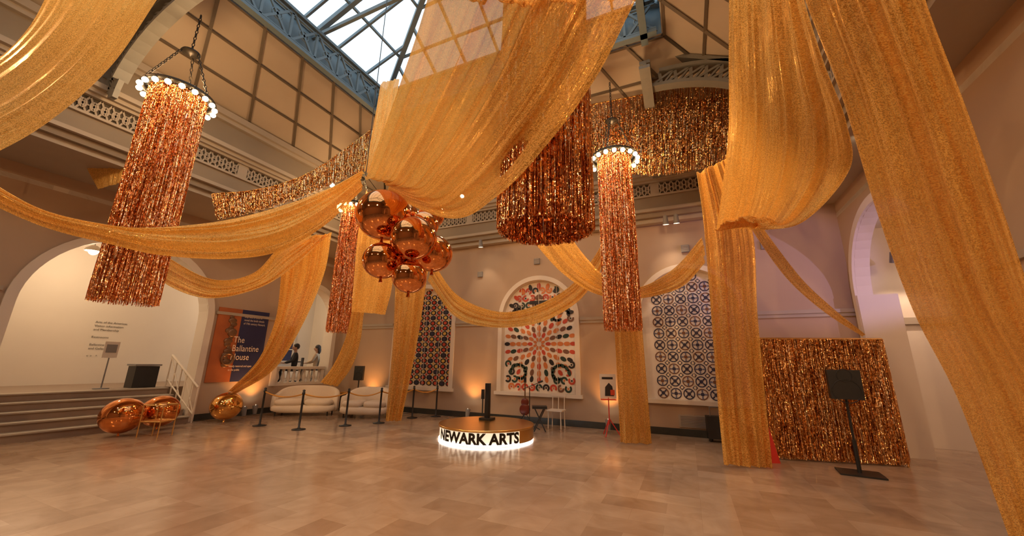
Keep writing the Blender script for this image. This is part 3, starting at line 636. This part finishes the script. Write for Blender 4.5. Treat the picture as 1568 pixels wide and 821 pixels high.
# ---------------------------------------------------------------- lounge
def sofa(p,rz,wd=1.75,dp=.85):
    b=MB();mt=Matrix.Rotation(rz,3,'Z');p=Vector(p)
    def T(x,y,z): return p+mt@Vector((x,y,z))
    def sup(x0,a,c_,z0,z1,m,e=3.6,y0_=0,rd=.05):
        n=36;vs=[];prof=[(1-rd*1.2/c_,z0),(1,z0+rd),(1,z1-rd),(1-rd*.5/c_,z1-rd*.25),(1-rd*1.6/c_,z1),(.0,z1+.012)]
        for s,z in prof:
            for i in range(n):
                t=2*math.pi*i/n;cx=math.copysign(abs(math.cos(t))**(2/e),math.cos(t));sy=math.copysign(abs(math.sin(t))**(2/e),math.sin(t));vs.append(T(x0+a*cx*s,y0_+c_*sy*s,z))
        fs=[[j*n+i,j*n+(i+1)%n,(j+1)*n+(i+1)%n,(j+1)*n+i] for j in range(len(prof)-1) for i in range(n)];b.add(vs,fs,m,True)
    sup(0,wd/2-.03,dp/2-.02,.10,.30,M_sofa,y0_=-.02);sup(-wd/4+.05,wd/4-.06,dp/2-.08,.29,.45,M_sofa,y0_=-.05);sup(wd/4-.05,wd/4-.06,dp/2-.08,.29,.45,M_sofa,y0_=-.05)
    n=44;vs=[];fs=[];sec=14
    for i in range(n+1):
        t=-.12+(math.pi+.24)*i/n;e=3.4
        cx=math.copysign(abs(math.cos(t))**(2/e),math.cos(t));sy=math.copysign(abs(math.sin(t))**(2/e),math.sin(t))
        hh=.58+.24*max(0,math.sin(t))**.9
        for k in range(sec):
            q=2*math.pi*k/sec;ox=.08*math.copysign(abs(math.cos(q))**.6,math.cos(q));zz=(.12+hh)/2+(hh-.12)/2*math.copysign(abs(math.sin(q))**.35,math.sin(q))
            vs.append(T((wd/2-.07+ox)*cx,(dp/2-.04+ox)*sy,zz))
    for i in range(n):
        for k in range(sec): fs.append([i*sec+k,(i+1)*sec+k,(i+1)*sec+(k+1)%sec,i*sec+(k+1)%sec])
    fs.append(list(range(sec)));fs.append([n*sec+k for k in range(sec)][::-1]);b.add(vs,fs,M_sofa,True)
    for sx in(-1,1):
        for sy in(-1,1): b.cyl(T(sx*(wd/2-.2),sy*(dp/2-.15),0),T(sx*(wd/2-.2),sy*(dp/2-.15),.12),.02,M_black,n=8)
    return b.build('loveseat_sofa')
sofa((-10.5,8.35,0),.62,1.8);sofa((-8.7,8.95,0),.35,1.45)
b=MB();p=V2(-10.1,9.55);b.box(p+Z*.3,(.34,.4,.52),M_black,.45);b.box(p+Z*.58,(.4,.46,.04),M_goldmet,.45)
for s in(-1,1): b.cyl(p+R*.13*s,p+R*.13*s+Z*.06,.02,M_black,n=8)
b.build('side_table')
pts=[V2(-9.70,6.51),V2(-8.43,6.61),V2(-7.96,7.54),V2(-7.55,8.27),V2(-7.43,9.48),V2(-7.01,10.06)];tops=[]
for p in pts:
    b=MB();b.lathe(p,[(0,0),(.15,0),(.15,.015),(.05,.03),(.024,.05),(.024,.78),(.034,.79),(.034,.83),(.024,.84),(.034,.88),(.0,.9)],M_black,20);b.build('stanchion_post');tops.append(p+Z*.8)
b=MB()
for a,c in zip(tops,tops[1:]):
    b.tube([lerp(a,c,i/12)-Z*(.10*4*(i/12)*(1-i/12)) for i in range(13)],.016,M_rope)
b.build('stanchion_rope')
b=MB();p=V2(-10.15,4.5)
fx=[p-R*.2,p+R*.22,p+R*.22+H*.35,p-R*.2+H*.35]
for q in fx: b.cyl(q,q+Z*.62,.012,M_goldmet,n=8)
for z_ in(.3,.62):
    for i in range(4): b.cyl(fx[i]+Z*z_,fx[(i+1)%4]+Z*z_,.012,M_goldmet,n=8)
b.face([q+Z*.3 for q in fx],M_goldmet);b.build('gold_frame_table')
b=MB();yy=5.95
for i in range(6):
    x=-11.5-.31*i;z0=.0+.16*i;b.cyl((x,yy,z0),(x,yy,z0+.85),.018,M_white,n=8)
b.cyl((-11.5,yy,.85),(-13.05,yy,1.65),.028,M_white,n=8);b.cyl((-11.5,yy,.2),(-13.05,yy,1.0),.018,M_white,n=8);b.cyl((-11.5,yy,.2),(-12.3,yy,1.25),.014,M_white,n=8);b.cyl((-12.3,yy,.6),(-13.05,yy,1.6),.014,M_white,n=8)
b.build('stair_handrail')
b=MB();b.bb((-13.5,5.25,ZL),(-13.1,5.75,ZL+.55),M_black);b.box((-13.3,5.5,ZL+.58),(.46,.56,.04),M_grey);b.build('display_plinth')
b=MB();b.cyl((-13.3,4.75,ZL),(-13.3,4.75,ZL+.75),.015,M_grey,n=8);b.box((-13.3,4.75,ZL+.95),(.02,.28,.4),M_white);b.lathe((-13.3,4.75,ZL),[(0,0),(.15,0),(.15,.02),(0,.03)],M_grey,16);b.box((-13.285,4.75,ZL+.98),(.01,.2,.2),M_grey);b.build('sign_stand')
b=MB()
for i,s in enumerate(('Arts of the Americas','Visitor information','and Membership','','Restrooms','','Ballantine House','and Gallery of Art','','< >   ^')):
    if s: b.text(s,.085,lambda v_,i=i:(-15.98,5.2+v_.x,2.55-.11*i+v_.y),M_iron)
b.build('wall_lettering')
b=MB();zb_,zt_=.78,1.36
b.bb((XL-.3,8.2,zt_-.08),(XL-.04,10.0,zt_),M_white);b.bb((XL-.28,8.2,zb_),(XL-.06,10.0,zb_+.07),M_white)
for i in range(9):
    y=8.34+.19*i;b.lathe((XL-.17,y,zb_+.07),[(.05,0),(.05,.03),(.03,.05),(.065,.14),(.06,.2),(.028,.33),(.03,.36),(.05,.38),(.05,.43)],M_white,12)
for y in(8.25,9.95): b.bb((XL-.26,y-.06,zb_),(XL-.08,y+.06,zt_),M_white)
b.build('balustrade')
b=MB();X=XL+.04;ya,yb_=6.2,7.62;za,zb2=.95,2.98
b.bb((XL+.005,ya,za),(X,yb_,zb2),M_cuban);b.face([(X+.004,ya+.62,za),(X+.004,yb_,za),(X+.004,yb_,zb2),(X+.004,ya+.62,zb2)],M_navy)
for i in range(15):
    z=za+.45+.095*i;b.sphere((X+.01,ya+.40+.04*math.sin(i*1.7),z),.09+.03*math.sin(i*2.1),M_brass,12,8,(.25,1,.7))
b.torus((X+.02,ya+.44,za+.62),.15,.035,M_brass,Vector((0,1,0)),Z,n=20,k=8);b.sphere((X+.02,ya+.44,za+1.35),.12,M_brass,12,8,(.3,1,1))
for i,s in enumerate(('The','Ballantine','House')): b.text(s,.25,lambda v_,i=i:(X+.03,ya+.50+v_.x*.78,za+1.08-.24*i+v_.y),M_print)
for i,s in enumerate(('Step back in time to','reveal the lavish details','of 19th century Newark.')): b.text(s,.085,lambda v_,i=i:(X+.01,ya+.7+v_.x*.75,zb2-.22-.1*i+v_.y),M_print)
for i,s in enumerate(('Newly restored and open','to the public')): b.text(s,.08,lambda v_,i=i:(X+.03,ya+.5+v_.x*.75,za+.4-.1*i+v_.y),M_print)
b.build('museum_banner')
b=MB()
b.bb((-15.98,10.1,1.5),(-15.9,11.6,3.0),M_navy)
for i in range(4): b.bb((-15.92,10.1+.5*i-.02,1.5),(-15.86,10.1+.5*i+.02,3.0),M_white)
for i in range(4): b.bb((-15.92,10.1,1.5+.5*i-.02),(-15.86,11.6,1.5+.5*i+.02),M_white)
b.build('window_gallery')
# ---------------------------------------------------------------- people seated at the balcony
skin=mat('skin',(0.45,0.26,0.17),0.6,noise=(0.4,0.22,0.14));hair=mat('dark_hair',(0.015,0.01,0.008),0.7,noise=(0.03,0.02,0.015))
cl_dark=mat('dark_cloth',(0.02,0.02,0.025),0.9,noise=(0.03,0.03,0.035));cl_tan=mat('tan_cloth',(0.42,0.30,0.19),0.9,noise=(0.36,0.25,0.16))
def person(p,rz,cloth,hr):
    e=bpy.data.objects.new('seated_person',None);bpy.context.scene.collection.objects.link(e);e.location=p;e.rotation_euler=(0,0,rz)
    def skinmesh(name,pts,edges,rad,m,root=0):
        me=bpy.data.meshes.new(name);me.from_pydata(pts,edges,[]);o=bpy.data.objects.new(name,me);bpy.context.scene.collection.objects.link(o);o.parent=e
        s=o.modifiers.new('s','SKIN');s.use_smooth_shade=True
        for i,r_ in enumerate(rad): me.skin_vertices[0].data[i].radius=(r_,r_) if not isinstance(r_,tuple) else r_
        me.skin_vertices[0].data[root].use_root=True
        sb=o.modifiers.new('u','SUBSURF');sb.levels=1;sb.render_levels=2;me.materials.append(m);return o
    pts=[(0,0,.48),(0,.0,.70),(0,-.01,.92),(0,-.02,1.02),(.16,-.02,.97),(.22,-.10,.74),(.14,-.30,.66),(-.16,-.02,.97),(-.22,-.10,.74),(-.14,-.30,.66),
         (.10,-.04,.46),(.13,-.42,.47),(.13,-.42,.08),(-.10,-.04,.46),(-.13,-.42,.47),(-.13,-.42,.08),(.13,-.52,.04),(-.13,-.52,.04)]
    ed=[(0,1),(1,2),(2,3),(2,4),(4,5),(5,6),(2,7),(7,8),(8,9),(0,10),(10,11),(11,12),(12,16),(0,13),(13,14),(14,15),(15,17)]
    rad=[(.15,.12),(.14,.11),(.15,.10),.06,.065,.05,.038,.065,.05,.038,.09,.07,.045,.09,.07,.045,.04,.04]
    skinmesh('clothed_body',pts,ed,rad,cloth)
    b=MB();b.cyl((0,-.02,1.0),(0,-.03,1.12),.05,skin,n=14);b.sphere((0,-.04,1.20),.1,skin,20,14,(.82,.95,1.18));b.sphere((0,-.14,1.19),.018,skin,8,6,(1,1.2,1.4))
    for s in(-1,1):
        b.sphere((s*.083,-.03,1.19),.025,skin,8,6,(.4,.8,1.2));b.sphere((s*.034,-.125,1.215),.013,M_white,8,6);b.sphere((s*.034,-.136,1.215),.007,hair,8,6)
    b.sphere((0,-.128,1.145),.025,A_red,8,6,(1,.3,.3));b.build('head',e)
    b=MB();b.sphere((0,-.015,1.235),.108,hair,20,12,(.88,.98,1.05))
    if hr: b.sphere((0,.05,1.13),.09,hair,14,10,(.95,.6,1.4))
    b.build('hair',e)
    for s,nm in((1,'hand_right'),(-1,'hand_left')):
        hp=[(s*.14,-.30,.66),(s*.12,-.38,.66)];skin_r=[(.03,.02),(.036,.016)];ed2=[(0,1)];L_=[.07,.08,.075,.06]
        for k_ in range(4):
            x=s*.12+(k_-1.5)*.02;i0=len(hp);hp+= [(x,-.41,.66),(x,-.41-L_[k_]*.55,.652),(x,-.41-L_[k_],.635)];ed2+=[(1,i0),(i0,i0+1),(i0+1,i0+2)];skin_r+=[.009,.0085,.0075]
        i0=len(hp);hp+=[(s*.14-s*.055,-.36,.655),(s*.14-s*.07,-.395,.65)];ed2+=[(0,i0),(i0,i0+1)];skin_r+=[.011,.009]
        skinmesh(nm,hp,ed2,skin_r,skin)
    b=MB();b.box((0,.03,.42),(.42,.42,.04),M_black);b.box((0,.23,.7),(.4,.03,.3),M_black)
    for a in(-1,1):
        for c in(-1,1): b.cyl((a*.18,.03+c*.18,0),(a*.18,.03+c*.18,.42),.014,M_black,n=8)
        b.cyl((a*.18,.22,.4),(a*.18,.24,.84),.014,M_black,n=8)
    b.build('chair',e)
    return e
person((-12.75,8.6,ZL),1.2,cl_dark,True);person((-12.6,9.35,ZL),-.5,cl_dark,False);person((-12.75,10.35,ZL),-.9,cl_tan,True)
b=MB();b.lathe((-13.2,9.85,ZL),[(0,0),(.16,0),(.16,.02),(.03,.04),(.03,.68),(.2,.69),(.2,.72),(0,.72)],M_black,20);b.build('cafe_table')
# ---------------------------------------------------------------- lights
def spot(name,loc,tgt,e,col,ang=60,size=.12,blend=.6):
    l=bpy.data.lights.new(name,'SPOT');l.energy=e;l.color=col;l.spot_size=math.radians(ang);l.spot_blend=blend;l.shadow_soft_size=size
    o=bpy.data.objects.new(name+'_beam',l);loc=Vector(loc);d=(Vector(tgt)-loc).normalized();o.rotation_euler=d.to_track_quat('-Z','Y').to_euler();o.location=loc+d*.02
    bpy.context.scene.collection.objects.link(o)
    b=MB();b.cyl(loc-d*.22,loc-d*.0,.05,M_grey,r1=.075,n=14,cap=False);b.cyl(loc-d*.23,loc-d*.22,.05,M_grey,n=14);b.cyl(loc-d*.04,loc-d*.035,.065,M_lamp,n=14);b.cyl(loc-d*.12,loc-d*.12+Z*.15,.012,M_grey,n=6)
    bo=b.build(name);o.parent=bo
    return o
Wm=(1,.585,.275)
for i,(l,t,e,a) in enumerate((((-9.5,0.0,6.8),(-5,5,0),600,95),((-9.5,7.4,6.8),(-2,6,1),520,95),((-6.2,9.6,6.8),(-4,3,1),430,100),((-2.6,9.6,6.8),(-3,3,2),430,100),((2.15,8.7,6.85),(-4,5,1),420,95),((2.15,-1.2,6.8),(-2,6,1.5),700,95),((-7,-5.8,6.8),(-5,6,2),850,90),((-1,-5.8,6.8),(-1,6,2.5),850,90))):
    spot('spotlight',l,t,e,Wm,a,.12)  # cornice spots give the general light; the pair behind the camera is added fill
for x in(-9.9,-5.9,-1.9,1.6): spot('uplight',(x,YB-.35,.28),(x,YB-.02,2.4),75,(1,.40,.09),95,.05,.9)
spot('uplight',(XL+.3,7.5,.28),(XL+.02,7.5,2.4),70,(1,.40,.09),95,.05,.9);spot('uplight',(XL+.45,7.1,.28),(XL+.02,7.1,2.4),50,(1,.40,.09),95,.05,.9)
for x in(-5.6,-.2,.05): spot('track_light',(x,YB-.5,5.1),(x,YB,2.2),25,(1,.75,.5),70,.05)
for x,y in((4.35,10.8),(4.75,10.8)): spot('track_light',(x,y,3.9),(x+.2,11.6,2.2),40,(1,.7,.5),70,.05)
def point(name,loc,e,col,s=.2):
    l=bpy.data.lights.new(name,'POINT');l.energy=e;l.color=col;l.shadow_soft_size=s;o=bpy.data.objects.new(name,l);o.location=loc;bpy.context.scene.collection.objects.link(o);return o
def pendant(loc,e,col):
    b=MB();c=Vector(loc);b.lathe(c,[(0,.16),(.06,.15),(.16,.06),(.17,.0)],M_white,20);b.sphere(c,.10,M_bulb,14,10);b.cyl(c+Z*.15,(c.x,c.y,4.95),.01,M_grey,n=6);o=b.build('pendant_lamp');p=point('pendant_bulb',(c.x,c.y,c.z-.15),e,col,.15);p.parent=o
for y in(-1,4.2,9.2): pendant((-14.2,y,4.3),140,(1,.74,.48))
for y in(-1,3.5,8.5): pendant((6.2,y,4.3),100,(1,.62,.42))
spot('wall_wash_light',(2.9,7.2,5.2),(2.4,10.3,3.8),70,(.6,.42,1.0),60,.08);spot('wall_wash_light',(7.4,6.6,3.2),(3.6,9.9,4.0),500,(.58,.48,1.0),40,.06)
w=bpy.data.worlds.new('sky');bpy.context.scene.world=w;w.use_nodes=True
bg=w.node_tree.nodes['Background'];bg.inputs[0].default_value=(0.76,0.90,1.0,1);bg.inputs[1].default_value=1.7
bpy.context.scene.view_settings.view_transform='Standard'
